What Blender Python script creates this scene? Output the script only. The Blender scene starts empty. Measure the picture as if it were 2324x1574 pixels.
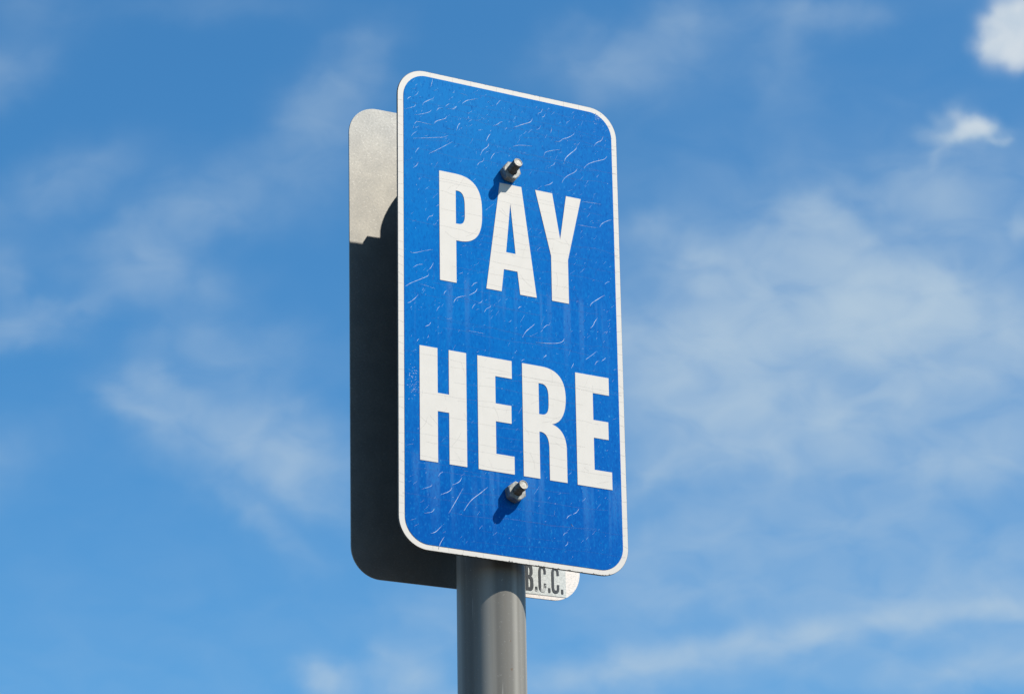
import bpy, bmesh, math, random
from mathutils import Vector, Matrix

random.seed(7)
SC = bpy.context.scene
COL = SC.collection
GZ = 2.36                      # height of the sign's lower edge above the ground (m)

# ------------------------------------------------------------------ camera
YAW, PITCH, ROLL = 0.49698, 0.36809, -0.01638
CAM = Vector((-1.275665, -2.351342, -0.832565 + GZ))
FWD = Vector((math.sin(YAW) * math.cos(PITCH), math.cos(YAW) * math.cos(PITCH), math.sin(PITCH)))
r0 = Vector((math.cos(YAW), -math.sin(YAW), 0))
u0 = r0.cross(FWD)
RIGHT = math.cos(ROLL) * r0 + math.sin(ROLL) * u0
UP = RIGHT.cross(FWD)
cd = bpy.data.cameras.new('camera')
cam = bpy.data.objects.new('camera', cd)
COL.objects.link(cam)
cd.sensor_fit = 'HORIZONTAL'
cd.sensor_width = 36.0
cd.lens = 12992.8 / 4096 * 36.0
cd.clip_start = 0.05
cd.clip_end = 3000
M = Matrix((RIGHT, UP, -FWD)).transposed().to_4x4()
M.translation = CAM
cam.matrix_world = M
SC.camera = cam

# ------------------------------------------------------------------ sun, exposure
SUN = Vector((0.92, -1.0, 1.52)).normalized()
EL = math.asin(SUN.z)
sl = bpy.data.lights.new('sun', 'SUN')
sl.energy = 5.0
sl.angle = math.radians(0.5)
sl.color = (1.0, 0.93, 0.83)
so = bpy.data.objects.new('sun', sl)
COL.objects.link(so)
so.location = (4, -4, 8)
so.rotation_euler = SUN.to_track_quat('Z', 'Y').to_euler()

SC.view_settings.view_transform = 'Standard'
SC.view_settings.look = 'None'
SC.view_settings.exposure = 0.56
SC.view_settings.gamma = 1.0
SC.render.film_transparent = False

# ------------------------------------------------------------------ sky with clouds
class NT:
    """small helper round a node tree"""
    def __init__(self, tree):
        self.t = tree
        self.L = tree.links
    def n(self, typ, **kw):
        nd = self.t.nodes.new(typ)
        for k, v in kw.items():
            setattr(nd, k, v)
        return nd
    def put(self, sock, v):
        if isinstance(v, bpy.types.NodeSocket):
            self.L.new(v, sock)
        else:
            sock.default_value = v
    def math(self, op, a, b=None, c=None, clamp=False):
        nd = self.n('ShaderNodeMath', operation=op, use_clamp=clamp)
        self.put(nd.inputs[0], a)
        if b is not None: self.put(nd.inputs[1], b)
        if c is not None: self.put(nd.inputs[2], c)
        return nd.outputs[0]
    def vmath(self, op, a, b=None):
        nd = self.n('ShaderNodeVectorMath', operation=op)
        self.put(nd.inputs[0], a)
        if b is not None: self.put(nd.inputs[1], b)
        return nd.outputs['Value' if op in ('DOT_PRODUCT', 'LENGTH', 'DISTANCE') else 'Vector']
    def comb(self, x, y, z):
        nd = self.n('ShaderNodeCombineXYZ')
        for s, v in zip(nd.inputs, (x, y, z)): self.put(s, v)
        return nd.outputs[0]
    def sep(self, v):
        nd = self.n('ShaderNodeSeparateXYZ')
        self.put(nd.inputs[0], v)
        return nd.outputs
    def mapping(self, v, loc=(0, 0, 0), rot=(0, 0, 0), sc=(1, 1, 1), kind='POINT'):
        nd = self.n('ShaderNodeMapping', vector_type=kind)
        self.put(nd.inputs[0], v)
        nd.inputs[1].default_value = loc
        nd.inputs[2].default_value = rot
        nd.inputs[3].default_value = sc
        return nd.outputs[0]
    def noise(self, v, scale, detail=3, rough=0.5, lac=2.0, dist=0.0, out=0):
        nd = self.n('ShaderNodeTexNoise')
        self.put(nd.inputs['Vector'], v)
        nd.inputs['Scale'].default_value = scale
        nd.inputs['Detail'].default_value = detail
        nd.inputs['Roughness'].default_value = rough
        nd.inputs['Lacunarity'].default_value = lac
        nd.inputs['Distortion'].default_value = dist
        return nd.outputs[out]
    def ramp(self, v, a, b, lo=0.0, hi=1.0, kind='SMOOTHSTEP'):
        nd = self.n('ShaderNodeMapRange', interpolation_type=kind)
        self.put(nd.inputs[0], v)
        nd.inputs[1].default_value = a
        nd.inputs[2].default_value = b
        nd.inputs[3].default_value = lo
        nd.inputs[4].default_value = hi
        return nd.outputs[0]
    def mix(self, f, a, b, blend='MIX'):
        nd = self.n('ShaderNodeMix', data_type='RGBA', blend_type=blend)
        self.put(nd.inputs[0], f)
        self.put(nd.inputs[6], a)
        self.put(nd.inputs[7], b)
        return nd.outputs[2]

world = bpy.data.worlds.new('World')
SC.world = world
world.use_nodes = True
world.cycles.sampling_method = 'MANUAL'
world.cycles.sample_map_resolution = 256
world.node_tree.nodes.clear()
W = NT(world.node_tree)
sky = W.n('ShaderNodeTexSky', sky_type='NISHITA', sun_disc=False)
sky.sun_elevation = EL
sky.sun_rotation = math.atan2(SUN.x, SUN.y)
sky.altitude = 0
sky.air_density = 1.0
sky.dust_density = 0.4
sky.ozone_density = 2.2
bg_sky = W.n('ShaderNodeBackground')
bg_sky.inputs[1].default_value = 0.0989
# deep clean blue overhead, greying into the haze near the horizon
skyz = W.sep(W.n('ShaderNodeTexCoord').outputs['Generated'])[2]
tint = W.mix(W.ramp(skyz, 0.0, 0.24), (0.72, 0.74, 0.80, 1), (0.345, 0.82, 1.06, 1))
W.L.new(W.mix(1.0, sky.outputs[0], tint, 'MULTIPLY'), bg_sky.inputs[0])

# Clouds live on the sky sphere: every wisp has its own bearing. Bearings are measured in
# degrees-like units (1/7370 of a radian) right of and below the heading of the reference axis.
FD = 7369.4
AX = FWD.copy()
tc = W.n('ShaderNodeTexCoord')
dirv = tc.outputs['Generated']
front = W.vmath('DOT_PRODUCT', dirv, tuple(AX))
fr = W.math('MAXIMUM', front, 0.05)
px = W.math('MULTIPLY', W.math('DIVIDE', W.vmath('DOT_PRODUCT', dirv, tuple(RIGHT)), fr), FD / 100)
py = W.math('MULTIPLY', W.math('DIVIDE', W.vmath('DOT_PRODUCT', dirv, tuple(-UP)), fr), FD / 100)
p0 = W.comb(px, py, 0.0)
# ragged outlines: push the position about with two octaves of noise
warp = W.noise(p0, 0.55, 2, 0.5, out=1)
warp2 = W.noise(p0, 2.2, 2, 0.5, out=1)
wv = W.vmath('SUBTRACT', warp, (0.5, 0.5, 0.5))
wv2 = W.vmath('SUBTRACT', warp2, (0.5, 0.5, 0.5))
p1 = W.vmath('ADD', p0, W.vmath('MULTIPLY', wv, (1.5, 1.1, 0)))
p1 = W.vmath('ADD', p1, W.vmath('MULTIPLY', wv2, (0.32, 0.26, 0)))
p2 = W.vmath('ADD', p0, W.vmath('MULTIPLY', wv, (0.7, 0.6, 0)))
p2 = W.vmath('ADD', p2, W.vmath('MULTIPLY', wv2, (0.17, 0.17, 0)))
# x, y, half length, half width, tilt (degrees, + falls to the right), density
WISPS = """126 429 160 50 -22 .20|328 565 150 70 -30 .19|555 454 180 70 -10 .18|413 484 60 60 0 .15|731 277 100 75 -40 .24
807 151 90 50 -50 .18|353 630 150 50 10 .18|429 681 90 50 0 .12|100 716 110 25 -15 .2|15 671 25 40 0 .15|50 25 90 50 0 .12|504 15 200 30 0 .08
292 918 60 20 25 .24|565 1000 180 84 18 .36|700 1040 120 60 15 .30|399 945 130 56 30 .18|361 880 70 25 20 .2|585 817 180 60 0 .14|691 1120 120 40 30 .2
585 1189 130 26 38 .2|744 1545 48 34 0 .6|898 1529 60 40 0 .34|707 1518 40 30 0 .25|948 1555 80 40 0 .28|974 1428 70 60 0 .2|16 764 100 25 0 .2|452 780 120 40 0 .13
1380 151 110 60 0 .28|1531 40 60 40 0 .22|1834 30 130 35 0 .26|1582 101 100 60 0 .18|1784 151 60 80 0 .14
2197 293 36 20 0 .85|2228 282 20 17 0 .6|2162 252 20 28 60 .3|2132 298 40 13 0 .34|2137 343 30 13 -45 .22|2240 323 15 10 0 .4
1849 499 70 38 0 .42|1950 535 75 26 35 .34|1809 580 130 42 0 .46|1607 605 90 42 30 .44|1683 656 110 38 15 .36|2011 661 155 58 0 .85|2137 646 60 40 0 .36
2061 716 160 50 0 .42|1496 520 60 25 0 .18|2162 479 110 120 0 .28|2061 434 160 40 0 .18|1960 757 200 45 0 .38|2263 731 110 50 0 .42|1557 757 130 60 0 .42
2318 514 20 20 0 .35|1850 750 480 260 0 .22|1510 854 180 70 0 .46|1722 780 160 50 0 .44|1855 923 200 52 10 .46|1616 950 150 55 0 .42|1669 1029 200 38 -10 .32
1536 1066 130 22 -30 .3|2201 817 150 52 0 .42|2052 896 60 25 0 .34|2121 1056 250 35 5 .28|2280 1003 120 50 0 .28
2000 1050 520 520 0 .22|400 1600 1000 380 0 .09|1800 1260 620 170 -8 .14|1950 1470 520 90 -11 .09|2061 690 260 130 0 .12|1350 1534 160 40 0 .28|2201 1508 180 40 -10 .38|1510 1348 150 60 0 .18|1563 1215 150 40 -15 .18|2201 1311 200 30 -15 .24
-260 700 220 60 -20 .4|-300 1100 260 70 -15 .45|-200 250 240 50 -25 .3|2620 450 200 80 10 .55|2650 900 260 70 -5 .5|2600 1350 240 60 -12 .5
700 -250 260 60 -15 .3|1500 -200 240 70 -10 .35|2300 -150 160 90 0 .5|500 1800 260 70 0 .5|1300 1850 300 60 -8 .5|2100 1800 260 70 -8 .5"""
STREAKS = """1722 1460 430 27 -11 .42|2041 1398 210 22 -10 .42|2290 1376 90 19 -3 .5|1500 1505 220 34 -9 .18"""
PUFFS = """2288 76 46 56 0 1.15|2328 30 52 56 0 1.3|2246 106 26 32 0 .8|2320 126 46 24 0 .9|2262 44 16 26 25 .4|2198 292 24 21 0 .85|2222 284 17 15 -20 .55|2168 256 32 11 50 .46|2232 310 14 11 40 .18|2148 328 32 12 -40 .20|2136 298 34 9 5 .25|2195 305 60 32 0 .16"""

def blobs(txt, pos):
    acc = 0.0
    X, Y, _ = W.sep(pos)
    for s in txt.replace('\n', '|').split('|'):
        x, y, a, b, t, d = map(float, s.split())
        # the running sum rides along as z (scaled away), so the wisps are worked out one after another
        q = W.mapping(W.comb(X, Y, acc), ((x - 1161.5) / 100, (y - 787) / 100, 0), (0, 0, math.radians(t)),
                      (a / 100 * 1.15, b / 100 * 1.22, 1e7), 'TEXTURE')
        g = W.math('POWER', 0.3679, W.vmath('DOT_PRODUCT', q, q))
        acc = W.math('MULTIPLY_ADD', g, d, acc)
    return acc
dens = W.math('ADD', blobs(WISPS, p1), blobs(STREAKS, p2))
# fibrous, wind-drawn texture inside the wisps
fib = W.noise(W.mapping(p0, (0, 0, 0), (0, 0, math.radians(12)), (0.75, 1.2, 1)), 0.95, 3, 0.46, 2.0, 0.5)
big = W.noise(p0, 0.42, 2, 0.5)
dens = W.math('MULTIPLY', dens, W.ramp(fib, 0.30, 0.70, 0.66, 1.34, 'LINEAR'))
# the same thin cirrus goes on over the rest of the sky
dz = W.sep(dirv)[2]
pl = W.vmath('DIVIDE', dirv, W.comb(*[W.math('ADD', W.math('MAXIMUM', dz, 0.0), 0.18)] * 3))
cir = W.noise(W.mapping(pl, (3.1, 0.4, 0), (0, 0, 0.5), (1.0, 2.2, 0)), 1.6, 6, 0.55, 2.0, 0.4)
off = W.math('ADD', W.math('ABSOLUTE', W.math('DIVIDE', px, 17.0)), W.math('ABSOLUTE', W.math('DIVIDE', py, 12.0)))
dens_out = W.math('MULTIPLY', W.ramp(cir, 0.42, 0.75, 0.0, 0.4), W.ramp(off, 1.4, 2.2))
behind = W.ramp(front, 0.3, 0.5)
dens = W.math('ADD', W.math('MULTIPLY', dens, behind), W.math('MAXIMUM', dens_out, W.math('MULTIPLY', W.ramp(cir, 0.42, 0.75, 0.0, 0.4), W.math('SUBTRACT', 1.0, behind))))
thin = W.math('SUBTRACT', 1.0, W.math('POWER', 0.3679, W.math('MULTIPLY', dens, 1.15)))
pf = W.ramp(blobs(PUFFS, p2), 0.0, 1.7)
pf = W.math('MULTIPLY', pf, behind)
bg_thin = W.n('ShaderNodeBackground')
bg_thin.inputs[0].default_value = (0.455, 0.585, 0.705, 1)
bg_thin.inputs[1].default_value = 0.697
bg_puff = W.n('ShaderNodeBackground')
W.L.new(W.mix(W.ramp(W.noise(p1, 0.9, 3, 0.5), 0.3, 0.7), (0.53, 0.61, 0.68, 1), (0.64, 0.69, 0.72, 1)), bg_puff.inputs[0])
bg_puff.inputs[1].default_value = 0.759
m1 = W.n('ShaderNodeMixShader')
W.L.new(thin, m1.inputs[0]); W.L.new(bg_sky.outputs[0], m1.inputs[1]); W.L.new(bg_thin.outputs[0], m1.inputs[2])
m2 = W.n('ShaderNodeMixShader')
W.L.new(W.math('MULTIPLY', pf, 0.88), m2.inputs[0]); W.L.new(m1.outputs[0], m2.inputs[1]); W.L.new(bg_puff.outputs[0], m2.inputs[2])
wo = W.n('ShaderNodeOutputWorld')
W.L.new(m2.outputs[0], wo.inputs[0])

# ------------------------------------------------------------------ materials
def material(name):
    m = bpy.data.materials.new(name)
    m.use_nodes = True
    t = NT(m.node_tree)
    b = m.node_tree.nodes['Principled BSDF']
    return m, t, b
def rgb(r, g, b): return (r, g, b, 1.0)
def bump(t, b, h, strength, dist):
    nd = t.n('ShaderNodeBump')
    nd.inputs['Strength'].default_value = strength
    nd.inputs['Distance'].default_value = dist
    t.L.new(h, nd.inputs['Height'])
    t.L.new(nd.outputs[0], b.inputs['Normal'])
def objco(t): return t.n('ShaderNodeTexCoord').outputs['Object']

# white reflective sheeting (border, letters)
M_white, t, b = material('white_sheeting')
v = objco(t)
d1 = t.noise(v, 60, 5, 0.6)
d2 = t.noise(t.mapping(v, sc=(500, 500, 60)), 1.0, 3, 0.6)
f = t.math('ADD', t.ramp(d1, 0.35, 0.7, 0.0, 0.6), t.ramp(d2, 0.5, 0.8, 0.0, 0.4))
t.L.new(t.mix(f, rgb(0.5874, 0.555, 0.4995), rgb(0.5504, 0.5208, 0.4671)), b.inputs['Base Color'])
b.inputs['Roughness'].default_value = 0.42
b.inputs['Specular IOR Level'].default_value = 0.35

# blue screen-printed field, weathered and dusty
M_blue, t, b = material('blue_sheeting')
v = objco(t)
cloudy = t.noise(v, 14, 4, 0.55)
grain = t.noise(t.mapping(v, sc=(620, 620, 300)), 1.0, 4, 0.7)
speck = t.noise(t.mapping(v, sc=(1, 1, 0.6)), 420, 2, 0.7)
strk = t.noise(t.mapping(v, sc=(120, 1, 5)), 1.0, 2, 0.5, 2.0, 0.15)
x, y, z = t.sep(v)
col = t.mix(t.ramp(cloudy, 0.3, 0.7), rgb(0.000925, 0.1147, 0.3977), rgb(0.000925, 0.1369, 0.4301))
# paler towards the top, deeper blue towards the bottom
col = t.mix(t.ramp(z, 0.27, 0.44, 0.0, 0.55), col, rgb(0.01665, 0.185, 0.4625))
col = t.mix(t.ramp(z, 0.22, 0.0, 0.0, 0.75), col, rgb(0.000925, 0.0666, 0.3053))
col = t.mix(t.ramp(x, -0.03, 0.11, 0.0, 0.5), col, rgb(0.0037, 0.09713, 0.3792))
# water-run residue under the lettering
run1 = t.math('MULTIPLY', t.ramp(z, 0.165, 0.250), t.ramp(z, 0.262, 0.2500, 0.0, 1.0))
run2 = t.math('MULTIPLY', t.ramp(z, 0.0, 0.085), t.ramp(z, 0.092, 0.0805, 0.0, 1.0))
run = t.math('MAXIMUM', t.math('MAXIMUM', run1, run2), 0.08)
smask = t.math('MULTIPLY', t.ramp(strk, 0.50, 0.66), run)
col = t.mix(t.math('MULTIPLY', smask, 0.55), col, rgb(0.04163, 0.1665, 0.4255))
col = t.mix(t.ramp(grain, 0.50, 0.72, 0.0, 0.55), col, rgb(0.00555, 0.185, 0.4718))
col = t.mix(t.ramp(grain, 0.48, 0.30, 0.0, 0.55), col, rgb(0.000925, 0.06105, 0.2682))
col = t.mix(t.ramp(speck, 0.66, 0.74, 0.0, 0.6), col, rgb(0.04625, 0.2498, 0.518))
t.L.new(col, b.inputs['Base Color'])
t.L.new(t.ramp(cloudy, 0.3, 0.7, 0.42, 0.55), b.inputs['Roughness'])
b.inputs['Specular IOR Level'].default_value = 0.015
bump(t, b, grain, 0.15, 0.0002)

# lifted cracks, their sun glints painted as pale colour; also the scuffs
M_crack, t, b = material('crack_glint_and_scuff')
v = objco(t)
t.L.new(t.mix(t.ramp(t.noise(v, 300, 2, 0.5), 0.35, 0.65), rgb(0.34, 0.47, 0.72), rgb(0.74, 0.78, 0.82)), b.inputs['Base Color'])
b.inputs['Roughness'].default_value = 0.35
M_hair, t, b = material('hairline_dirt')
v = objco(t)
t.L.new(t.mix(t.noise(v, 200, 2, 0.5), rgb(0.26, 0.25, 0.23), rgb(0.38, 0.36, 0.335)), b.inputs['Base Color'])
b.inputs['Roughness'].default_value = 0.8
M_hair_blue, t, b = material('hairline_in_blue')
v = objco(t)
t.L.new(t.mix(t.ramp(t.noise(v, 120, 2, 0.5), 0.4, 0.6), rgb(0.012, 0.05, 0.20), rgb(0.05, 0.10, 0.34)), b.inputs['Base Color'])
b.inputs['Roughness'].default_value = 0.7

# bare aluminium sheet, mill finish gone dull, sparkle painted in as paler grain
M_alu, t, b = material('dull_aluminium')
v = objco(t)
g1 = t.noise(v, 45, 4, 0.55)
g2 = t.noise(t.mapping(v, sc=(480, 480, 480), rot=(0, 0.6, 0)), 1.0, 3, 0.75)
g3 = t.noise(t.mapping(v, sc=(380, 380, 950), rot=(0, 0.5, 0)), 1.0, 2, 0.65)
col = t.mix(t.ramp(g1, 0.35, 0.65), rgb(0.2375, 0.2327, 0.2137), rgb(0.2755, 0.2679, 0.2422))
col = t.mix(t.ramp(g2, 0.4, 0.7, 0.0, 0.5), col, rgb(0.2042, 0.2061, 0.1947))
col = t.mix(t.ramp(g3, 0.58, 0.70, 0.0, 0.55), col, rgb(0.456, 0.4512, 0.418))
# paler strip of metal beside the sticker
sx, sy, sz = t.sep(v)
pale_strip = t.math('MULTIPLY', t.ramp(sx, 0.045, 0.062), t.ramp(sz, -0.165, -0.185))
pale_strip = t.math('MULTIPLY', pale_strip, t.ramp(sy, 0.0012, 0.0004))
pale_strip = t.math('MULTIPLY', pale_strip, t.ramp(g3, 0.30, 0.55, 0.55, 1.0))
pale_strip = t.math('MULTIPLY', pale_strip, t.n('ShaderNodeObjectInfo').outputs['Object Index'])
col = t.mix(t.math('MINIMUM', pale_strip, 1.0), col, rgb(0.57, 0.5272, 0.4845))
t.L.new(col, b.inputs['Base Color'])
b.inputs['Metallic'].default_value = 0.75
t.L.new(t.ramp(g2, 0.3, 0.7, 0.46, 0.60), b.inputs['Roughness'])
bump(t, b, g2, 0.10, 0.0003)
M_back, t, b = material('dark_backing')  # plate back toned dark to cut the bounce onto the second sign
v = objco(t)
t.L.new(t.mix(t.noise(v, 40, 4, 0.6), rgb(0.0665, 0.0589, 0.0494), rgb(0.1235, 0.1121, 0.095)), b.inputs['Base Color'])
b.inputs['Roughness'].default_value = 0.7

# galvanised pipe
M_pipe, t, b = material('galvanised_steel')
v = objco(t)
s1 = t.noise(t.mapping(v, sc=(100, 100, 1.5)), 1.0, 3, 0.6)
s2 = t.noise(t.mapping(v, sc=(42, 42, 0.35)), 1.0, 2, 0.5)
s3 = t.noise(v, 500, 2, 0.7)
col = t.mix(t.ramp(s2, 0.38, 0.62), rgb(0.142, 0.136, 0.119), rgb(0.315, 0.302, 0.265))
col = t.mix(t.ramp(s1, 0.46, 0.72, 0.0, 0.55), col, rgb(0.1187, 0.1111, 0.095))
s4 = t.noise(t.mapping(v, sc=(330, 330, 14)), 1.0, 2, 0.5)
col = t.mix(t.ramp(s4, 0.70, 0.76, 0.0, 0.5), col, rgb(0.36, 0.35, 0.32))
col = t.mix(t.ramp(s4, 0.30, 0.25, 0.0, 0.4), col, rgb(0.09, 0.085, 0.075))
col = t.mix(t.ramp(s3, 0.62, 0.78, 0.0, 0.5), col, rgb(0.38, 0.3705, 0.342))
for cx, cz, rr in ((0.0030, -0.0905, 0.0009), (0.0022, -0.0655, 0.0007), (0.0042, -0.0895, 0.0004), (0.0034, -0.0865, 0.0004)):
    dd = t.vmath('DISTANCE', v, (cx, -0.0295, cz))
    col = t.mix(t.ramp(dd, rr * 1.8, rr * 0.2, 0.0, 0.7), col, rgb(0.1235, 0.06175, 0.02375))
t.L.new(col, b.inputs['Base Color'])
b.inputs['Metallic'].default_value = 0.0
b.inputs['Specular IOR Level'].default_value = 0.22
t.L.new(t.ramp(s1, 0.3, 0.7, 0.42, 0.58), b.inputs['Roughness'])

M_zinc, t, b = material('zinc_plated_nut')
v = objco(t)
t.L.new(t.mix(t.ramp(t.noise(v, 350, 4, 0.6), 0.35, 0.65), rgb(0.155, 0.16, 0.152), rgb(0.26, 0.268, 0.255)), b.inputs['Base Color'])
b.inputs['Metallic'].default_value = 0.3
b.inputs['Roughness'].default_value = 0.6
M_rod, t, b = material('weathered_thread')
v = objco(t)
t.L.new(t.mix(t.ramp(t.noise(v, 500, 4, 0.6), 0.35, 0.65), rgb(0.10, 0.092, 0.078), rgb(0.20, 0.188, 0.165)), b.inputs['Base Color'])
b.inputs['Metallic'].default_value = 0.5
b.inputs['Roughness'].default_value = 0.5
M_tip, t, b = material('cut_bolt_end')
v = objco(t)
t.L.new(t.mix(t.ramp(t.noise(v, 600, 3, 0.6), 0.35, 0.65), rgb(0.24, 0.225, 0.19), rgb(0.40, 0.38, 0.335)), b.inputs['Base Color'])
b.inputs['Metallic'].default_value = 0.1
b.inputs['Roughness'].default_value = 0.65

M_stick, t, b = material('silver_reflective_sticker')
v = objco(t)
t.L.new(t.mix(t.ramp(t.noise(v, 700, 2, 0.7), 0.35, 0.7), rgb(0.40, 0.425, 0.41), rgb(0.56, 0.58, 0.56)), b.inputs['Base Color'])
b.inputs['Metallic'].default_value = 0.25
b.inputs['Roughness'].default_value = 0.5
M_black, t, b = material('black_vinyl')
v = objco(t)
t.L.new(t.mix(t.noise(v, 300, 3, 0.6), rgb(0.022, 0.026, 0.03), rgb(0.05, 0.056, 0.062)), b.inputs['Base Color'])
b.inputs['Roughness'].default_value = 0.4
M_worn, t, b = material('worn_black_vinyl')
v = objco(t)
w = t.noise(t.mapping(v, sc=(110, 110, 190)), 1.0, 3, 0.55)
low = t.ramp(t.sep(v)[2], -0.205, -0.219, 0.0, 0.14)
t.L.new(t.mix(t.ramp(t.math('ADD', w, low), 0.60, 0.70), rgb(0.03, 0.034, 0.038), rgb(0.42, 0.44, 0.43)), b.inputs['Base Color'])
b.inputs['Roughness'].default_value = 0.4

M_ground, t, b = material('dark_asphalt')  # unseen asphalt, toned dark to keep bounce light low
v = objco(t)
t.L.new(t.mix(t.ramp(t.noise(v, 90, 4, 0.7), 0.35, 0.65), rgb(0.045, 0.041, 0.035), rgb(0.075, 0.069, 0.06)), b.inputs['Base Color'])
b.inputs['Roughness'].default_value = 0.9

# ------------------------------------------------------------------ object helpers
def link_mesh(name, bm, m, parent=None, smooth=False, loc=None, mats=None):
    me = bpy.data.meshes.new(name)
    bmesh.ops.recalc_face_normals(bm, faces=bm.faces[:])
    bm.to_mesh(me); bm.free()
    for mm in (mats or [m]): me.materials.append(mm)
    if smooth:
        for p in me.polygons: p.use_smooth = True
    o = bpy.data.objects.new(name, me)
    COL.objects.link(o)
    if parent: o.parent = parent
    if loc: o.location = loc
    return o
def thing(name, label, cat, loc=(0, 0, 0), rot=(0, 0, 0)):
    o = bpy.data.objects.new(name, None)
    o.empty_display_size = 0.05
    COL.objects.link(o)
    o.location = loc; o.rotation_euler = rot
    o['label'] = label; o['category'] = cat
    return o

def rounded(x0, x1, z0, z1, r, n=14):
    pts = []
    for cx, cz, a0 in ((x1 - r, z0 + r, -90), (x1 - r, z1 - r, 0), (x0 + r, z1 - r, 90), (x0 + r, z0 + r, 180)):
        for i in range(n + 1):
            a = math.radians(a0 + 90 * i / n)
            pts.append((cx + r * math.cos(a), cz + r * math.sin(a)))
    return pts
def slab(bm, pts, yf, yb, holes=(), bev=0.0):
    """flat plate with outline pts (x, z) between y = yf (front) and y = yb (back)"""
    loops = [pts] + list(holes)
    fr, bk = [], []
    edges = []
    for lp in loops:
        a = [bm.verts.new((x, yf, z)) for x, z in lp]
        c = [bm.verts.new((x, yb, z)) for x, z in lp]
        n = len(lp)
        for i in range(n):
            j = (i + 1) % n
            edges.append(bm.edges.new((a[i], a[j])))
            bm.faces.new((a[i], a[j], c[j], c[i]))
        fr += a; bk.append(c)
    if holes:
        bmesh.ops.triangle_fill(bm, use_beauty=True, use_dissolve=False, edges=edges)
    else:
        bm.faces.new(fr)
        bm.faces.new(list(reversed(bk[0])))
def path(*cmds, n=14):
    """outline in mm: points, or (c1, c2, p) cubic pieces"""
    out = []
    for c in cmds:
        if len(c) == 2 and not isinstance(c[0], tuple):
            out.append(c)
        else:
            p = out[-1]; a, b_, e = c
            for i in range(1, n + 1):
                s = i / n; k = 1 - s
                out.append(tuple(k**3 * p[q] + 3 * k * k * s * a[q] + 3 * k * s * s * b_[q] + s**3 * e[q] for q in (0, 1)))
    return [(x / 1000, z / 1000) for x, z in out]
def smooth_line(pts, n=4):
    if len(pts) < 3: 
        return pts
    P = [pts[0]] + list(pts) + [pts[-1]]
    out = []
    for i in range(1, len(P) - 2):
        for k in range(n):
            s = k / n
            out.append(tuple(0.5 * (2 * P[i][q] + (P[i + 1][q] - P[i - 1][q]) * s + (2 * P[i - 1][q] - 5 * P[i][q] + 4 * P[i + 1][q] - P[i + 2][q]) * s * s
                       + (3 * P[i][q] - P[i - 1][q] - 3 * P[i + 1][q] + P[i + 2][q]) * s**3) for q in (0, 1)))
    out.append(pts[-1])
    return out
def ridge(bm, pts, w, yb, yt, taper=True):
    """a low tent-shaped ridge along pts (m) standing on y = yb with its crest at y = yt"""
    n = len(pts); rows = []
    for i, (x, z) in enumerate(pts):
        a = pts[max(i - 1, 0)]; c = pts[min(i + 1, n - 1)]
        dx, dz = c[0] - a[0], c[1] - a[1]; L = math.hypot(dx, dz) or 1
        s = i / (n - 1)
        k = w * (0.45 + 0.55 * math.sin(math.pi * s)) if taper else w
        nx, nz = -dz / L * k / 2, dx / L * k / 2
        rows.append([bm.verts.new((x + nx, yb, z + nz)), bm.verts.new((x, yt, z)), bm.verts.new((x - nx, yb, z - nz))])
    for a, c in zip(rows, rows[1:]):
        bm.faces.new((a[0], a[1], c[1], c[0])); bm.faces.new((a[1], a[2], c[2], c[1]))
    bm.faces.new(rows[0]); bm.faces.new(rows[-1][::-1])
def lathe(bm, prof, n=48, axis='z', mat=0):
    """profile of (r, h); axis z, or y (h runs towards -y)"""
    rings = []
    for r, h in prof:
        ring = []
        for i in range(n):
            a = 2 * math.pi * i / n
            c, s = r * math.cos(a), r * math.sin(a)
            ring.append(bm.verts.new((c, s, h) if axis == 'z' else (c, -h, s)))
        rings.append(ring)
    for a, c in zip(rings, rings[1:]):
        for i in range(n):
            j = (i + 1) % n
            bm.faces.new((a[i], a[j], c[j], c[i])).material_index = mat
    return rings

# ------------------------------------------------------------------ ground
bm = bmesh.new()
bmesh.ops.create_grid(bm, x_segments=8, y_segments=8, size=600)
g = link_mesh('ground', bm, M_ground)
g['kind'] = 'structure'

# ------------------------------------------------------------------ pole
POLE_U, POLE_Y, POLE_R = -0.0011, 0.044, 0.030
TOP = 0.428
pole = thing('sign_pole', 'round grey galvanised steel pole standing behind the blue sign', 'pole', (POLE_U, POLE_Y, 0))
bm = bmesh.new()
lathe(bm, [(POLE_R, -GZ + 0.0), (POLE_R, -0.9), (POLE_R, -0.2), (POLE_R, 0.1), (POLE_R, TOP)], 96)
link_mesh('tube', bm, M_pipe, pole, True, (0, 0, GZ))
bm = bmesh.new()
rg = lathe(bm, [(POLE_R - 0.0005, -0.012), (POLE_R + 0.0006, -0.0118), (POLE_R + 0.0006, 0.0005), (POLE_R - 0.001, 0.0022), (0.015, 0.003)], 64)
bm.faces.new(rg[-1])
link_mesh('cap', bm, M_pipe, pole, False, (0, 0, GZ + TOP))
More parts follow.
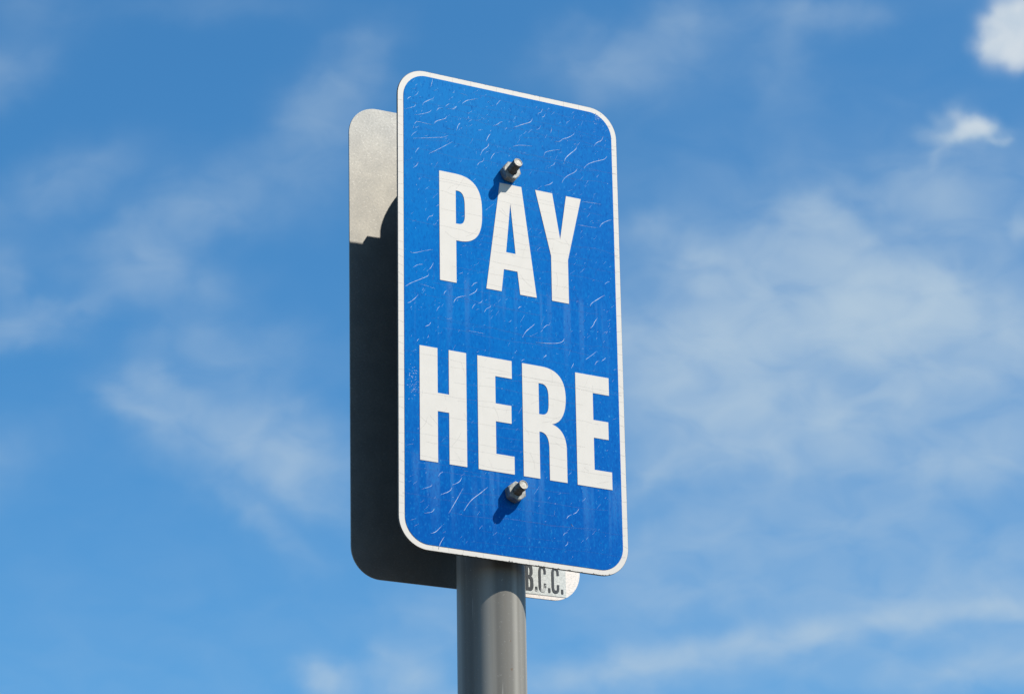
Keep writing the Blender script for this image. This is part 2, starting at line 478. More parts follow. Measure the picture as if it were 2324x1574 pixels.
# two-piece pipe clamps that hold the plates off the pole
def clamp(zc):
    bm = bmesh.new()
    H, n, R1, R2 = 0.017, 20, POLE_R + 0.0003, POLE_R + 0.0042
    for sgn in (1, -1):
        inner = [(R1 * math.cos(math.pi * i / n), sgn * max(R1 * math.sin(math.pi * i / n), 0.0012)) for i in range(n + 1)]
        outer = [(R2 * math.cos(math.pi * i / n), sgn * (R2 * math.sin(math.pi * i / n))) for i in range(1, n)]
        ear = 0.059
        poly = inner + [(-ear, sgn * 0.0012), (-ear, sgn * 0.0055), (-R2 - 0.001, sgn * 0.0055)] + [p for p in reversed(outer) if abs(p[1]) > 0.0058] \
            + [(R2 + 0.001, sgn * 0.0055), (ear, sgn * 0.0055), (ear, sgn * 0.0012)]
        a = [bm.verts.new((x, y, -H)) for x, y in poly]; c = [bm.verts.new((x, y, H)) for x, y in poly]
        for i in range(len(poly)):
            j = (i + 1) % len(poly)
            bm.faces.new((a[i], a[j], c[j], c[i]))
        bm.faces.new(a[::-1]); bm.faces.new(c)
        # flat pad that carries the plate
        y0, y1 = sgn * (POLE_R + 0.0035), sgn * (0.044 - 0.0020)
        for (xa, xb) in ((-0.024, 0.024),):
            vs = [bm.verts.new((x, y, z)) for z in (-H, H) for x, y in ((xa, y0), (xb, y0), (xb, y1), (xa, y1))]
            for q in ((0, 1, 2, 3), (7, 6, 5, 4), (0, 1, 5, 4), (1, 2, 6, 5), (2, 3, 7, 6), (3, 0, 4, 7)):
                bm.faces.new([vs[k] for k in q])
    o = link_mesh('pipe_clamp', bm, M_pipe, pole, False, (0, 0, GZ + zc))
    for s in (-1, 1):
        b2 = bmesh.new()
        rg = lathe(b2, [(0.0001, 0.011), (0.0045, 0.011), (0.0045, 0.0056), (0.003, 0.0056), (0.003, -0.012), (0.0001, -0.012)], 6, 'y')
        link_mesh('clamp_bolt', b2, M_zinc, o, False, (s * 0.048, 0, 0))
clamp(0.368)
clamp(0.064)

# ------------------------------------------------------------------ blue sign
HW, HH = 0.1125, 0.450
sign = thing('blue_sign', 'blue sign with white border and cracked film reading PAY HERE on the pole', 'sign', (0, 0, GZ))
bm = bmesh.new()
slab(bm, rounded(-HW, HW, 0, HH, 0.028), 0.0, 0.0016)
link_mesh('backing_plate', bm, M_back, sign)
# white film, trimmed with a slightly nibbled edge
rim = rounded(-HW + 0.0003, HW - 0.0003, 0.0003, HH - 0.0003, 0.0277, 16)
dense = []
for i in range(len(rim)):
    a, c = rim[i], rim[(i + 1) % len(rim)]
    L = math.hypot(c[0] - a[0], c[1] - a[1]); k = max(1, int(L / 0.0013))
    for j in range(k): dense.append((a[0] + (c[0] - a[0]) * j / k, a[1] + (c[1] - a[1]) * j / k))
nib = []
rs = random.Random(3)
for x, z in dense:
    if z < 0.002 and -0.06 < x < 0.095: nib.append((x, z + max(0, rs.gauss(-0.0002, 0.00048))))
    elif z > HH - 0.002 and -0.085 < x < 0.09: nib.append((x, z - max(0, rs.gauss(-0.0001, 0.00018))))
    else: nib.append((x, z))
bm = bmesh.new()
inner = rounded(-0.1060, 0.1068, 0.0055, 0.4446, 0.0228, 16)
slab(bm, nib, -0.0003, 0.0001)
link_mesh('border', bm, M_white, sign)
bm = bmesh.new()
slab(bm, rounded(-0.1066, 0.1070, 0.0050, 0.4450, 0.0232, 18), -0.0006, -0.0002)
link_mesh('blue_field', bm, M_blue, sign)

LET = [
 ('P', [path((-71.6, 355), (-56, 355), ((-38, 355), (-29, 346), (-29, 325)), (-29, 319), ((-29, 299), (-37, 290.6), (-52, 290.6)), (-55.2, 290.6), (-55.2, 250), (-71.6, 250)),
        path((-55.3, 338.8), (-53.5, 338.8), ((-48, 338.8), (-46.3, 334), (-46.3, 325)), (-46.3, 317), ((-46.3, 310), (-48, 306.8), (-53, 306.8)), (-55.3, 306.8))]),
 ('A', [path((-10.6, 355), (11.4, 355), (25.1, 250), (8.4, 250), (6.0, 271.6), (-7.7, 271.6), (-10.3, 250), (-25.6, 250)), path((-0.2, 336.7), (4.4, 288.4), (-5.2, 288.4))]),
 ('Y', [path((25.6, 355), (43.1, 355), (50.4, 311), (57.4, 355), (72.8, 355), (58, 292.3), (58, 250), (40.7, 250), (40.7, 293.2))]),
 ('H', [path((-92.1, 185.2), (-74.7, 185.2), (-74.7, 143.8), (-63.7, 143.8), (-63.7, 185.2), (-46.6, 185.2), (-46.6, 80), (-63.7, 80), (-63.7, 127), (-74.8, 127), (-74.8, 80), (-92.1, 80))]),
 ('E', [path((-35.5, 185.2), (-1.5, 185.2), (-1.5, 168.5), (-18, 168.5), (-18, 143.1), (-2.4, 143.1), (-2.4, 126.5), (-18, 126.5), (-18, 96.5), (-0.1, 96.5), (-0.1, 80), (-35.5, 80))]),
 ('R', [path((8.9, 185.2), (28, 185.2), ((45, 185.2), (52.4, 176), (52.4, 159)), ((52.4, 144), (47, 134.5), (37.9, 132.4)), ((47, 130.5), (52.4, 123), (52.4, 110)), (52.4, 80), (34.9, 80), (34.9, 109), ((34.9, 119), (32, 123.7), (26, 123.7)), (25.2, 123.7), (25.2, 80), (8.9, 80)),
        path((25.2, 168.9), (28, 168.9), ((33, 168.9), (35, 165), (35, 157)), (35, 151), ((35, 143.5), (33, 140), (28, 140)), (25.2, 140))]),
 ('E', [path((62.6, 185.2), (96.8, 185.2), (96.8, 168.5), (80.1, 168.5), (80.1, 143.1), (95.3, 143.1), (95.3, 126.4), (80.1, 126.4), (80.1, 96.4), (97.8, 96.4), (97.8, 80), (62.6, 80))]),
]
for ch, loops in LET:
    bm = bmesh.new()
    slab(bm, loops[0], -0.0009, -0.0005, loops[1:]) if len(loops) > 1 else slab(bm, loops[0], -0.0009, -0.0005)
    link_mesh('letter', bm, M_white, sign)

# lifted cracks in the film, their glint painted pale, in mm on the sign face (width factor : points)
CRACKS = (
    '0.6:-92.8,435.8 -94.9,430.9|1:-77.3,444.7 -78.1,440.0 -79.5,435.2|0.9:-75.7,432.7 -71.8,434.9|0.9:-91.8,428.4 -93.2,425.4 -96.0,423.4'
    '|0.9:-98.5,422.2 -101.6,420.1 -103.0,418.2|0.9:-99.1,416.7 -92.9,416.1|0.9:-94.7,416.1 -95.0,413.9 -97.5,411.8 -106.2,407.9'
    '|1.1:-76.0,427.1 -77.1,424.6 -79.6,423.0 -84.5,419.9 -87.0,417.7 -87.9,415.1|1:-57.0,430.6 -61.3,426.4|0.7:-50.2,435.4 -47.0,435.5 -42.0,434.6'
    '|0.7:-30.2,442.9 -36.7,438.6|1.1:-31.7,433.8 -40.0,430.9 -44.2,428.8 -47.6,425.6|1:-48.9,428.5 -52.4,425.3'
    '|1:-78.6,413.0 -80.4,410.8 -83.9,408.8 -90.9,405.9 -96.1,404.5|1:-67.0,416.7 -70.5,416.5 -72.6,414.8 -73.5,413.1'
    '|1:-53.4,422.3 -54.2,420.6 -57.8,418.1 -63.5,417.4|0.7:-59.5,423.5 -62.7,421.4 -64.5,419.1|1.2:-38.0,420.0 -42.1,417.0'
    '|1.2:-63.2,410.2 -65.3,407.0 -69.2,405.2 -74.1,402.6 -76.1,399.8|1:-60.5,412.0 -61.8,410.4|1:-50.7,411.3 -51.9,408.1'
    '|0.9:-95.8,395.5 -93.4,398.3 -86.7,398.5 -76.6,398.3|0.9:-63.6,398.3 -56.2,398.1|1.2:-50.0,406.0 -52.3,402.5 -53.6,397.9|1.2:-37.7,411.9 -41.3,409.0'
    '|1.2:-37.8,406.8 -41.3,404.0|1:-42.6,403.2 -43.8,396.4|0.7:-23.1,415.8 -34.9,411.7|0.6:-30.9,417.6 -32.0,414.8|1:-29.6,404.0 -31.8,402.3'
    '|0.7:-93.8,388.8 -97.3,385.7 -99.0,383.0|1:-97.6,381.1 -78.4,385.7 -67.9,388.2 -62.3,390.9|0.9:-57.8,386.0 -69.4,377.6 -81.7,369.3'
    '|0.9:-91.1,373.8 -93.2,371.1 -95.1,367.8|0.6:-65.4,392.9 -66.1,391.1|1.1:-19.3,401.6 -21.9,397.6 -23.7,393.1'
    '|1.1:-20.9,392.1 -22.7,387.8 -27.1,383.8 -30.1,378.0|0.9:-37.2,396.2 -37.0,395.1|0.9:-37.2,393.1 -39.6,388.0'
    '|1:-25.9,376.5 -27.6,372.7 -30.8,370.9 -33.3,367.6|0.8:-14.6,383.9 -17.5,380.2 -19.5,376.2|0.8:-18.5,374.0 -19.4,369.8|0.6:-97.4,362.1 -104.3,358.2'
    '|0.9:-92.2,359.3 -93.9,355.7 -97.4,352.4|0.9:-72.7,363.2 -75.9,357.1|0.6:-60.4,365.2 -62.2,362.8|0.9:-18.4,438.7 -19.4,432.1'
    '|0.9:-8.4,437.4 -10.6,434.8 -13.0,431.1|0.9:-15.3,431.0 -17.9,429.6|0.9:-21.5,428.3 -24.2,426.6|0.6:-17.2,426.1 -18.1,421.9|0.6:-12.8,430.1 -14.5,427.0'
    '|0.9:-6.5,416.1 -9.5,414.8 -12.4,412.1 -17.1,409.7|0.7:17.5,438.9 17.0,432.8|1:35.2,437.8 33.5,434.2 30.9,432.5 30.1,430.3'
    '|1:37.6,432.9 36.3,430.2 34.2,429.3|1:50.2,442.5 49.3,438.9|1:47.6,437.4 44.4,433.5|1.3:24.2,425.9 22.2,421.9 14.6,418.0 5.1,413.1'
    '|1:7.4,424.4 4.0,419.3|1:47.9,430.3 47.7,424.0|1:44.3,421.7 43.9,418.4 42.8,414.8|0.8:32.8,420.5 31.0,417.0 27.7,415.3|1:23.8,414.9 19.8,410.8'
    '|1:17.6,411.7 15.0,408.3|1:13.2,407.5 11.5,405.7|0.8:11.1,402.8 8.4,398.4|0.8:51.4,420.2 51.4,413.2|1.1:39.4,412.9 37.0,408.8|0.6:15.2,404.6 30.8,407.8'
    '|0.7:61.3,420.8 60.7,417.1|1.1:68.0,421.0 66.7,418.3 60.8,414.0 55.7,411.7 52.3,408.6 46.5,407.4|1:77.1,433.9 74.9,428.8|1:90.0,430.7 88.4,425.6'
    '|0.6:103.5,431.5 100.5,428.4|1.1:98.6,423.4 96.4,418.6 91.7,415.4 88.0,410.9|1:79.5,444.1 80.6,438.0|1.4:81.6,443.8 84.0,442.8'
    '|0.6:66.0,409.0 87.8,410.0|1.3:70.4,408.3 68.8,404.0 62.0,397.4 57.7,392.2 56.8,387.5|1:3.6,393.7 10.9,396.4 24.1,398.1'
    '|1:35.4,388.9 37.0,394.4 44.6,397.9 53.4,400.8|0.7:10.4,388.8 19.8,388.1|0.8:49.5,393.9 46.9,389.2|0.9:47.1,386.9 45.1,383.7 42.2,381.9'
    '|1.2:101.8,403.7 98.8,400.0 89.5,395.9 81.8,391.8 76.7,386.4|1.2:70.2,385.1 67.4,381.0 60.7,376.5 56.0,372.0 53.7,367.5|0.7:61.3,386.5 66.7,386.6'
    '|0.7:75.0,386.1 72.8,381.7|0.9:76.0,378.4 73.0,374.2|0.8:81.4,375.5 77.0,368.5|0.6:86.2,385.1 86.7,381.7|0.6:28.7,376.1 28.6,372.9'
    '|1:44.4,366.8 41.4,363.9 35.6,361.1|1:32.5,360.3 28.3,356.5|0.7:66.4,359.6 64.2,357.5|0.8:87.7,363.6 85.3,356.8|0.8:84.0,351.3 81.9,348.1'
    '|0.8:77.4,346.6 76.4,345.7|0.8:72.5,352.6 81.6,353.6 94.9,354.1|0.5:16.5,342.2 27.9,343.9|0.5:49.9,357.4 48.6,355.2|1:-17.1,333.0 -25.0,325.5'
    '|0.6:-50.9,317.8 -52.8,316.2|1:20.7,316.3 16.9,311.9|1:29.8,299.6 26.5,296.2|0.7:-32.8,273.5 -34.3,271.3|0.7:-35.7,271.2 -37.5,269.8'
    '|0.6:-39.4,282.7 -40.2,280.7|0.6:-88.7,345.2 -91.7,341.9|1:-72.7,332.9 -75.2,330.1|1:-76.5,329.6 -77.7,326.9|0.8:-84.5,316.0 -85.9,313.5'
    '|1:-77.8,311.9 -78.8,309.7 -81.7,308.5 -84.2,304.1|0.8:-71.9,307.3 -74.4,305.2|0.9:-101.6,271.7 -98.2,270.9 -94.1,271.8 -86.8,274.8 -77.8,277.7'
    '|1:-77.9,265.1 -79.6,261.4 -82.0,258.0|1:-82.9,257.6 -84.3,255.4|0.8:-88.1,261.8 -93.4,260.3 -98.2,256.6'
    '|1.2:-82.5,254.2 -84.1,251.1 -92.6,246.1 -99.9,242.0 -105.2,238.0|0.6:-93.1,243.3 -82.2,241.7 -75.7,240.8|0.9:-65.1,241.1 -66.6,239.5 -67.9,237.1'
    '|0.9:-68.4,227.7 -70.2,225.1|0.9:-71.8,225.1 -73.8,222.8 -75.2,219.7|1:-34.5,254.1 -37.7,252.4 -40.2,249.3|0.8:-41.0,248.7 -43.0,249.3'
    '|0.5:-45.9,254.0 -48.1,251.2|1.3:-34.6,248.2 -36.9,244.5 -42.8,240.5|1.2:-45.8,239.4 -52.2,237.2 -56.1,234.7 -58.3,230.9'
    '|1:-92.8,232.5 -96.0,228.4 -100.3,224.4 -103.5,222.3|0.8:-95.5,224.8 -97.5,222.6|1:-29.5,238.5 -30.6,236.4 -33.5,234.3'
    '|1.1:-36.5,233.3 -38.5,231.3 -40.1,228.1|1.1:-21.2,235.0 -22.2,232.7 -25.7,230.5 -28.0,226.9|0.7:-16.0,238.0 -18.2,235.1|0.7:-11.2,242.4 -13.6,239.2'
    '|0.8:-4.2,244.4 -6.7,241.9|0.8:-13.3,231.0 -16.5,226.0|0.7:-7.0,223.1 -8.1,221.8|1.2:-80.9,208.3 -82.6,205.6 -86.5,203.3|0.8:-52.3,206.3 -53.9,203.8'
    '|0.7:-70.4,201.1 -71.3,199.9|0.9:-82.9,196.4 -83.4,194.4 -84.6,193.1|0.9:-92.4,191.0 -93.8,189.6 -94.6,187.9|0.8:-56.8,191.0 -59.3,186.2'
    '|0.9:-33.6,189.6 -35.9,187.7|0.6:-46.6,206.7 -34.9,206.8 -27.0,206.8|0.7:-2.7,202.5 -4.7,199.1|0.4:-94.1,218.0 -84.4,219.5|0.7:-1.4,206.8 2.6,207.1'
    '|0.6:-99.1,178.1 -94.8,180.5|1:9.9,239.3 7.8,238.2 6.1,236.5|0.8:12.5,231.3 8.1,223.9|1.2:22.4,224.5 20.1,221.9 13.8,216.0 9.8,209.4'
    '|0.9:32.7,233.5 29.1,224.6|0.8:33.2,236.3 33.0,235.6|0.9:40.9,238.6 39.4,232.3|1.1:37.7,226.3 34.5,225.1 30.9,221.7|1.1:31.1,220.6 28.5,218.0'
    '|0.9:25.6,216.8 17.3,211.6|1.2:52.7,215.8 50.8,212.8 47.1,210.7 41.4,209.2 33.7,208.1 22.6,207.3'
    '|1.2:95.8,265.0 92.3,262.9 88.0,259.7 81.6,254.6 79.8,251.1|0.7:79.1,261.5 77.5,259.0|0.7:67.4,254.8 65.7,252.5|0.9:105.1,256.7 101.1,253.5'
    '|0.7:98.3,249.1 97.1,248.1|1.2:87.3,241.5 84.3,237.3 82.6,233.6 79.6,230.2|0.7:74.0,237.4 71.9,234.2|0.9:99.7,236.6 98.1,234.8'
    '|0.9:97.2,229.7 95.3,227.5|0.8:100.3,231.2 99.2,229.8|0.6:90.9,229.9 90.1,229.0|0.8:79.7,223.3 75.9,220.5|0.7:72.2,218.9 71.6,218.2'
    '|0.9:94.1,220.6 92.7,219.1|0.9:58.8,205.9 56.4,200.2|1.1:33.7,197.1 32.9,195.8 30.3,193.4|1:85.3,208.9 80.2,204.4 73.8,199.2|0.7:90.1,211.2 89.2,210.1'
    '|1:94.6,204.5 92.4,202.1 90.3,200.7|1:87.1,200.3 84.7,198.3 83.3,195.7|0.9:99.4,206.3 98.2,205.0|1:61.5,193.8 60.5,191.4 59.0,188.5'
    '|1:83.4,192.8 81.9,189.1|0.9:105.3,195.3 102.7,193.9|1:11.5,189.1 9.7,188.1 8.5,186.8|1:4.3,196.3 1.9,193.5|0.8:0.6,189.9 -0.9,188.0'
    '|0.6:9.8,221.1 8.2,219.1|0.9:84.0,351.2 81.8,347.9|0.7:77.2,346.4 76.4,345.4|1:82.5,342.6 79.1,338.9|1.1:105.4,340.9 99.3,338.2 94.3,334.6 92.0,330.9'
    '|0.8:73.9,324.6 71.7,321.1|0.7:87.3,319.6 85.5,318.0|0.7:67.0,329.1 76.8,329.3 90.7,329.8|0.5:87.7,310.0 78.2,306.3|0.9:65.9,291.3 63.8,288.8'
    '|0.9:97.3,298.0 95.1,295.5|0.8:65.5,283.8 59.9,279.1|1:75.6,287.8 70.7,282.7|0.7:102.9,283.0 101.0,281.3|0.9:101.4,279.6 97.5,277.4 95.7,275.3'
    '|0.7:64.0,268.2 63.3,266.9|0.7:-38.4,158.7 -39.4,157.3|1:8.3,143.9 4.8,137.2|0.8:102.6,194.0 104.9,195.3|0.8:104.8,148.8 100.0,146.2'
    '|0.7:85.8,120.2 84.1,117.6|0.6:-98.4,93.6 -101.3,92.4|0.6:-99.5,177.9 -95.0,181.5|0.8:-98.6,93.8 -104.7,91.2|1:-69.9,72.5 -72.9,70.2 -74.7,67.4'
    '|0.6:-96.7,66.5 -101.7,63.6|0.7:-100.5,60.1 -102.7,58.4|0.9:-80.8,60.0 -82.0,57.5 -90.7,53.6|1.2:-51.8,70.0 -54.6,65.4 -61.1,61.8'
    '|0.8:-49.5,73.7 -53.0,70.5|1.1:-61.4,59.7 -64.1,55.6 -72.1,51.4|1:-77.1,49.3 -78.3,47.0|1:-50.6,60.6 -58.2,47.1 -65.1,35.2'
    '|1.3:-26.7,64.8 -34.1,58.1 -43.2,50.2 -50.3,39.9|0.8:-84.2,50.4 -85.0,49.4|0.8:-88.0,44.3 -91.9,41.6|0.7:-83.6,40.5 -88.2,35.4'
    '|1:-78.7,37.9 -81.1,34.6 -88.3,32.4|0.9:-75.7,42.0 -76.4,41.2|0.8:-96.0,26.7 -101.4,24.5|0.8:-93.5,22.4 -97.9,19.5|1:-32.5,29.3 -35.5,25.7'
    '|0.9:-34.8,41.6 -37.4,37.8|1:-71.3,23.9 -77.3,17.5 -82.3,15.0|0.9:-67.9,19.0 -70.6,17.4|1:-69.5,13.8 -73.5,7.0 -74.7,2.3|0.8:-52.6,16.8 -53.6,15.3'
    '|0.8:-47.2,12.9 -48.7,11.3|0.6:-57.1,9.7 -58.3,6.8|0.9:-27.8,78.1 -29.4,76.2|0.9:24.0,72.8 19.2,65.2|0.9:34.2,64.7 32.4,62.3|0.9:34.7,64.9 32.5,62.7'
    '|0.7:45.4,69.6 42.3,68.3|0.8:56.3,62.6 55.3,60.9|1:70.5,68.8 66.7,64.8|1.1:63.4,58.0 61.1,54.5 57.2,51.8|1.1:55.6,51.4 52.5,49.4 50.8,46.9'
    '|0.8:91.5,72.6 89.9,70.9|0.8:85.1,65.1 82.0,61.2|0.6:81.4,67.9 80.7,67.1|0.9:51.4,34.6 48.3,33.1 46.9,30.9|1:51.8,26.7 50.8,23.7 48.8,21.9'
    '|0.8:67.3,29.6 64.9,27.2|0.9:72.0,33.2 69.6,30.1|0.8:80.2,40.3 76.0,36.1|0.6:83.7,42.1 82.1,40.6|0.7:90.1,37.1 89.3,36.0|0.7:74.8,23.9 73.6,22.7'
    '|0.5:87.0,23.8 86.1,23.0|0.8:98.8,68.6 98.5,68.2')
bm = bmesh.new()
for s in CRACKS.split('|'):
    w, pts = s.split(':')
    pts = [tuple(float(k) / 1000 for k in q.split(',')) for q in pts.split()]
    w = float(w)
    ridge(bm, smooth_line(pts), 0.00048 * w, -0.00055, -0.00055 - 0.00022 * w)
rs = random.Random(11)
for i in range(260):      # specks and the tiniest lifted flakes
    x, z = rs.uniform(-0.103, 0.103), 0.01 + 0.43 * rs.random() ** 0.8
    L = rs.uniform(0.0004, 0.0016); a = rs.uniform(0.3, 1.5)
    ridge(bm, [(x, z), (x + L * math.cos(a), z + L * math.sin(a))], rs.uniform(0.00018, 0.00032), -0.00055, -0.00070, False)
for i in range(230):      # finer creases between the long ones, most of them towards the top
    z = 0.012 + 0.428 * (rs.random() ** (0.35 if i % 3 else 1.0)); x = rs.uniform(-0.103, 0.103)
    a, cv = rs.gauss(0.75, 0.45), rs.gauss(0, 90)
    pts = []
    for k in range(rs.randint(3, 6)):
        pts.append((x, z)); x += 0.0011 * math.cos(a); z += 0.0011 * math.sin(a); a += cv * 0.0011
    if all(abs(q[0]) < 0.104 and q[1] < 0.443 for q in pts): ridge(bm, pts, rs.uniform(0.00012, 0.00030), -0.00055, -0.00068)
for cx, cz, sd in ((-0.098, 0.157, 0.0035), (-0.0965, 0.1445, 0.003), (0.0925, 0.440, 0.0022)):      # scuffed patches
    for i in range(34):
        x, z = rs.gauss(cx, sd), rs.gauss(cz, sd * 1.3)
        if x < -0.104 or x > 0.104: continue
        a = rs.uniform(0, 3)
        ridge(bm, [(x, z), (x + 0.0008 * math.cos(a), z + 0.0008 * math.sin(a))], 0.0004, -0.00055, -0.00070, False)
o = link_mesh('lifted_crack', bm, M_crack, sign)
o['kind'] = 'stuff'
# hairline crazing through film, letters and border
bm = bmesh.new()
rs = random.Random(5)
bm_blue = bmesh.new()
def in_poly(x, z, poly):
    c = False
    for i in range(len(poly)):
        (x0, z0), (x1, z1) = poly[i - 1], poly[i]
        if (z0 > z) != (z1 > z) and x < (x1 - x0) * (z - z0) / (z1 - z0) + x0: c = not c
    return c
def on_letter(x, z):
    for ch, loops in LET:
        if in_poly(x, z, loops[0]) and not any(in_poly(x, z, h) for h in loops[1:]): return True
    return False
def hair(pts, w, y0): ridge(bm, pts, w, y0, y0 - 0.00003, False)
def crazing(pts, w):
    """the crack in the blue film, and again in each letter it crosses"""
    fine = smooth_line(pts, 4)
    ridge(bm_blue, pts, w, -0.00061, -0.00064, False)
    run = []
    for q in fine + [None]:
        if q and on_letter(*q): run.append(q)
        else:
            if len(run) > 2: hair(run, w, -0.00091)
            run = []
def inside(x, z):
    dx = max(abs(x) - (HW - 0.029), 0); dz = max(abs(z - 0.225) - (0.225 - 0.029), 0)
    return math.hypot(dx, dz) < 0.0278
for i in range(46):
    z0 = 0.008 + (i + rs.random()) * 0.0094; xa = rs.uniform(-0.112, -0.02); xb = min(0.112, xa + rs.uniform(0.09, 0.224))
    ph, am, sl, fq = rs.uniform(0, 6), rs.uniform(0.0002, 0.0012), rs.uniform(-0.05, 0.05), rs.uniform(40, 130)
    pts = []
    x = xa
    while x < xb:
        z = z0 + am * math.sin(x * fq + ph) + 0.3 * am * math.sin(x * fq * 2.7 + ph * 2) + sl * (x - xa) + rs.gauss(0, 0.00012)
        if inside(x, z): pts.append((x, z))
        elif pts: break
        x += 0.003
    if len(pts) > 2: crazing(pts, rs.uniform(0.00008, 0.00015))
z = 0.02
for sx in (-1, 1):
    z = 0.03
    while z < 0.425:
        t0 = rs.gauss(0, 0.0012)
        hair([(sx * 0.1072, z), (sx * 0.1098, z + t0 * .5), (sx * 0.1121, z + t0)], rs.uniform(0.00012, 0.0002), -0.00032)
        z += rs.uniform(0.006, 0.017)
for sz in (0.0, 1.0):
    x = -0.08
    while x < 0.085:
        za, zb = (0.0006, 0.0049) if sz == 0 else (0.4452, 0.4494)
        hair([(x, za), (x + rs.gauss(0, 0.0008), zb)], rs.uniform(0.0001, 0.00018), -0.00032)
        x += rs.uniform(0.012, 0.03)
for i in range(76):       # short curved cracks that run from one long crack to the next
    lw = i % 2
    x, z = -0.095 + 0.185 * ((i * 0.618) % 1), (0.252 if lw else 0.082) + 0.1 * rs.random()
    a = rs.choice((rs.uniform(-1.3, -0.5), rs.uniform(0.2, 1.5))); cv = rs.uniform(-60, 60)
    pts = []
    for k in range(rs.randint(4, 9)):
        pts.append((x, z)); x += 0.0022 * math.cos(a); z += 0.0022 * math.sin(a); a += cv * 0.0022 + rs.gauss(0, .05)
    crazing(pts, rs.uniform(0.00007, 0.00014))
o = link_mesh('hairline_crack', bm, M_hair, sign)
o['kind'] = 'stuff'
o = link_mesh('hairline_crack', bm_blue, M_hair_blue, sign)
o['kind'] = 'stuff'
# small dent in the lower right
bm = bmesh.new()
ridge(bm, smooth_line([(0.0553, 0.0432), (0.0555, 0.0421), (0.0562, 0.0413), (0.0573, 0.0410)]), 0.0009, -0.00055, -0.0007)
link_mesh('chip', bm, M_black, sign)

# through bolts with hexagon nuts
def bolt(base, tip, nut_rot):
    """base / tip: (x, z) of the rod axis on the sign face and at its free end 19 mm out"""
    ax = Vector((tip[0] - base[0], -0.019, tip[1] - base[1]))
    L = ax.length
    q = Vector((0, -1, 0)).rotation_difference(ax)
    bm = bmesh.new()
    prof = [(0.0041, -0.016)]
    h = -0.016
    while h < L - 0.0022:
        prof += [(0.0045, h + 0.00055), (0.00395, h + 0.0011)]
        h += 0.0011
    prof += [(0.0045, L - 0.0014), (0.00435, L - 0.0004), (0.0041, L - 0.0001)]
    lathe(bm, prof, 40, 'y', 0)
    rg = lathe(bm, [(0.0041, L - 0.0001), (0.0036, L - 0.0001), (0.0034, L - 0.0005), (0.0020, L - 0.0003), (0.0002, L - 0.0003)], 40, 'y', 1)
    bm.faces.new(rg[-1]).material_index = 1
    rod = link_mesh('bolt', bm, M_rod, sign, False, (base[0], 0, base[1]), [M_rod, M_tip])
    rod.rotation_mode = 'QUATERNION'
    rod.rotation_quaternion = q
    for p in rod.data.polygons: p.use_smooth = p.material_index == 1
    # nut: hexagon cut back to a cone at both faces, bored for the rod
    bm = bmesh.new()
    AF, NH, n = 0.0160, 0.0078, 72
    def hexr(a): 
        a = (a + math.pi / 6) % (math.pi / 3) - math.pi / 6
        return AF / 2 / math.cos(a)
    rows = []
    rc = AF / 2 / math.cos(math.pi / 6)
    for kind in ('bore0', 'face0', 'side0', 'side1', 'face1', 'bore1'):
        ring = []
        for i in range(n):
            a = 2 * math.pi * i / n + nut_rot
            hr = hexr(2 * math.pi * i / n)
            drop = max(0.0, (hr - AF / 2 * 0.955)) * 0.62
            if kind == 'bore0': r, h = 0.0046, 0.0008
            elif kind == 'face0': r, h = AF / 2 * 0.955, 0.0
            elif kind == 'side0': r, h = hr, drop
            elif kind == 'side1': r, h = hr, NH - drop
            elif kind == 'face1': r, h = AF / 2 * 0.955, NH
            else: r, h = 0.0048, NH
            ring.append(bm.verts.new((r * math.cos(a), -h, r * math.sin(a))))
        rows.append(ring)
    for a, c in zip(rows, rows[1:]):
        for i in range(n):
            j = (i + 1) % n
            bm.faces.new((a[i], a[j], c[j], c[i]))
    nut = link_mesh('nut', bm, M_zinc, rod)
    nut.rotation_mode = 'QUATERNION'
    nut.rotation_quaternion = q.inverted() @ Vector((0, -1, 0)).rotation_difference(Vector((ax.x * .35, ax.y, ax.z * .35)))
    nut.location = q.inverted() @ Vector((0.0001, -0.0007, 0.0002))
bolt((-0.00165, 0.3653), (-0.00106, 0.3698), math.radians(22))
bolt((-0.00190, 0.0620), (-0.00122, 0.0653), math.radians(8))

# ------------------------------------------------------------------ second sign, seen from behind
u, v_, yaw, tilt, roll = -0.00212, 0.22558, -0.02661, -0.00538, 0.01052
ex = Vector((math.cos(yaw), math.sin(yaw), 0)); ez = Vector((0, math.sin(tilt), math.cos(tilt)))
ax_ = math.cos(roll) * ex + math.sin(roll) * ez
az_ = -math.sin(roll) * ex + math.cos(roll) * ez
ay_ = az_.cross(ax_)
back = thing('bare_metal_sign', 'bare aluminium back of a sign facing away, half hidden behind the blue sign', 'sign')
Mb = Matrix((ax_, ay_, az_)).transposed().to_4x4()
Mb.translation = Vector((u, 0.089, v_ + GZ))
back.matrix_world = Mb
bm = bmesh.new()
slab(bm, rounded(-HW, HW, -0.225, 0.225, 0.028, 18), 0.0, 0.0016)
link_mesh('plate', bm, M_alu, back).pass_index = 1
bm = bmesh.new()
slab(bm, [(0.0405, -0.2216), (0.0981, -0.2213), (0.0977, -0.1895), (0.0405, -0.1897)], -0.0003, 0.0002)
stk = link_mesh('sticker', bm, M_stick, back)
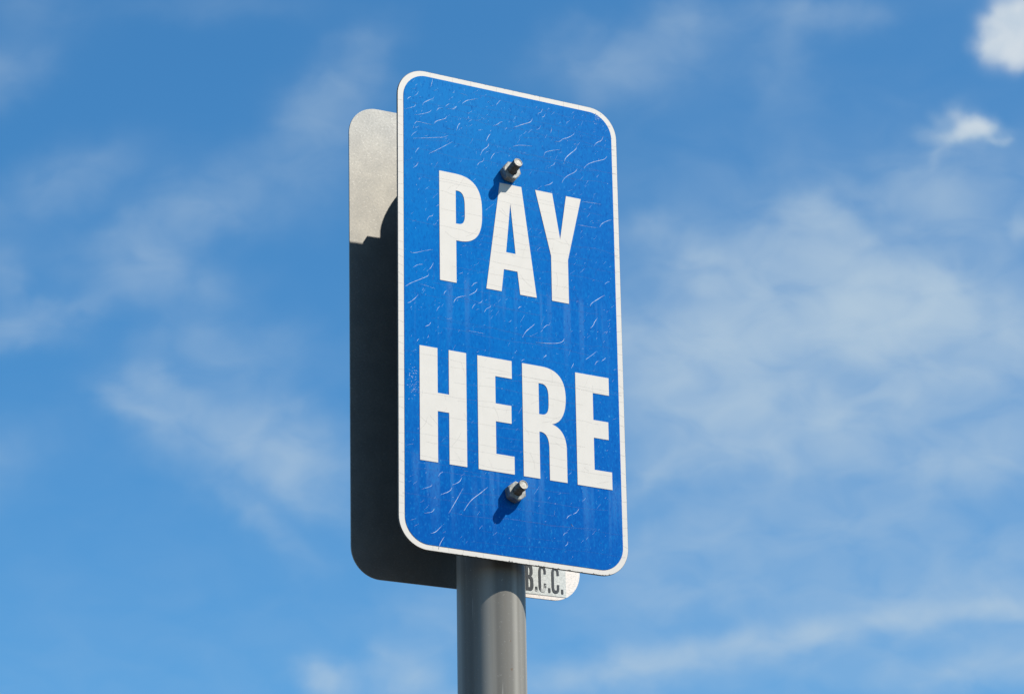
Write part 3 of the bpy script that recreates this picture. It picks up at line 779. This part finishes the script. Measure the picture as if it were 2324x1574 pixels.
def sticker_piece(name, loops, m, lab=None):
    bm = bmesh.new()
    if len(loops) > 1: slab(bm, loops[0], -0.0006, -0.0002, loops[1:])
    else: slab(bm, loops[0], -0.0006, -0.0002)
    o = link_mesh(name, bm, m, stk)
    if lab: o['label'] = lab
B0, T0 = -218.6, -194.6
sticker_piece('letter', [path((57.6, B0), (62, B0), ((64.5, B0), (65.2, -216.5), (65.1, -212)), ((65.1, -208), (64.6, -206), (62.9, -205.3)), ((64.3, -204.6), (64.7, -203), (64.6, -200)), ((64.6, -196), (63.6, T0), (61.4, T0)), (57.6, T0)),
    path((60.1, -196.9), (61, -196.9), ((62, -197.2), (62, -203.5), (61, -204.2)), (60.1, -204.3), n=6),
    path((60.1, -207.2), (61.2, -207.3), ((62.4, -207.8), (62.5, -215.0), (61.3, -215.6)), (60.1, -215.7), n=6)], M_black)
def cee(x, m, lab=None):
    o = [(70.4, -206.5), (70.4, -201), ((70.4, -196), (72, T0), (74.2, T0)), ((76.6, T0), (77.9, -196.4), (77.9, -200)), (77.9, -201.8), (75.7, -201.8), (75.7, -199.5),
         ((75.7, -197.6), (75.2, -196.8), (74.3, -196.8)), ((73.2, -196.8), (72.8, -197.8), (72.8, -200)), (72.8, -212.6), ((72.8, -215), (73.3, -215.8), (74.3, -215.8)),
         ((75.4, -215.8), (75.8, -214.8), (75.8, -212.6)), (75.8, -210.5), (78.0, -210.5), (78.0, -213), ((78.0, -217), (76.6, -218.7), (74.3, -218.7)), ((71.8, -218.7), (70.4, -216.8), (70.4, -212.5))]
    sh = lambda p: (p[0] + x, p[1])
    o = [sh(c) if not isinstance(c[0], tuple) else tuple(sh(k) for k in c) for c in o]
    sticker_piece('letter', [path(*o, n=7)], m, lab)
cee(0, M_worn, 'worn letter C with flaking black film')
cee(13.1, M_black)
for x, m in ((67.0, M_worn), (80.1, M_black), (93.1, M_black)):
    sticker_piece('full_stop', [path((x, -218.5), (x + 2.1, -218.4), (x + 2.0, -214.3), (x - 0.1, -214.3))], m)
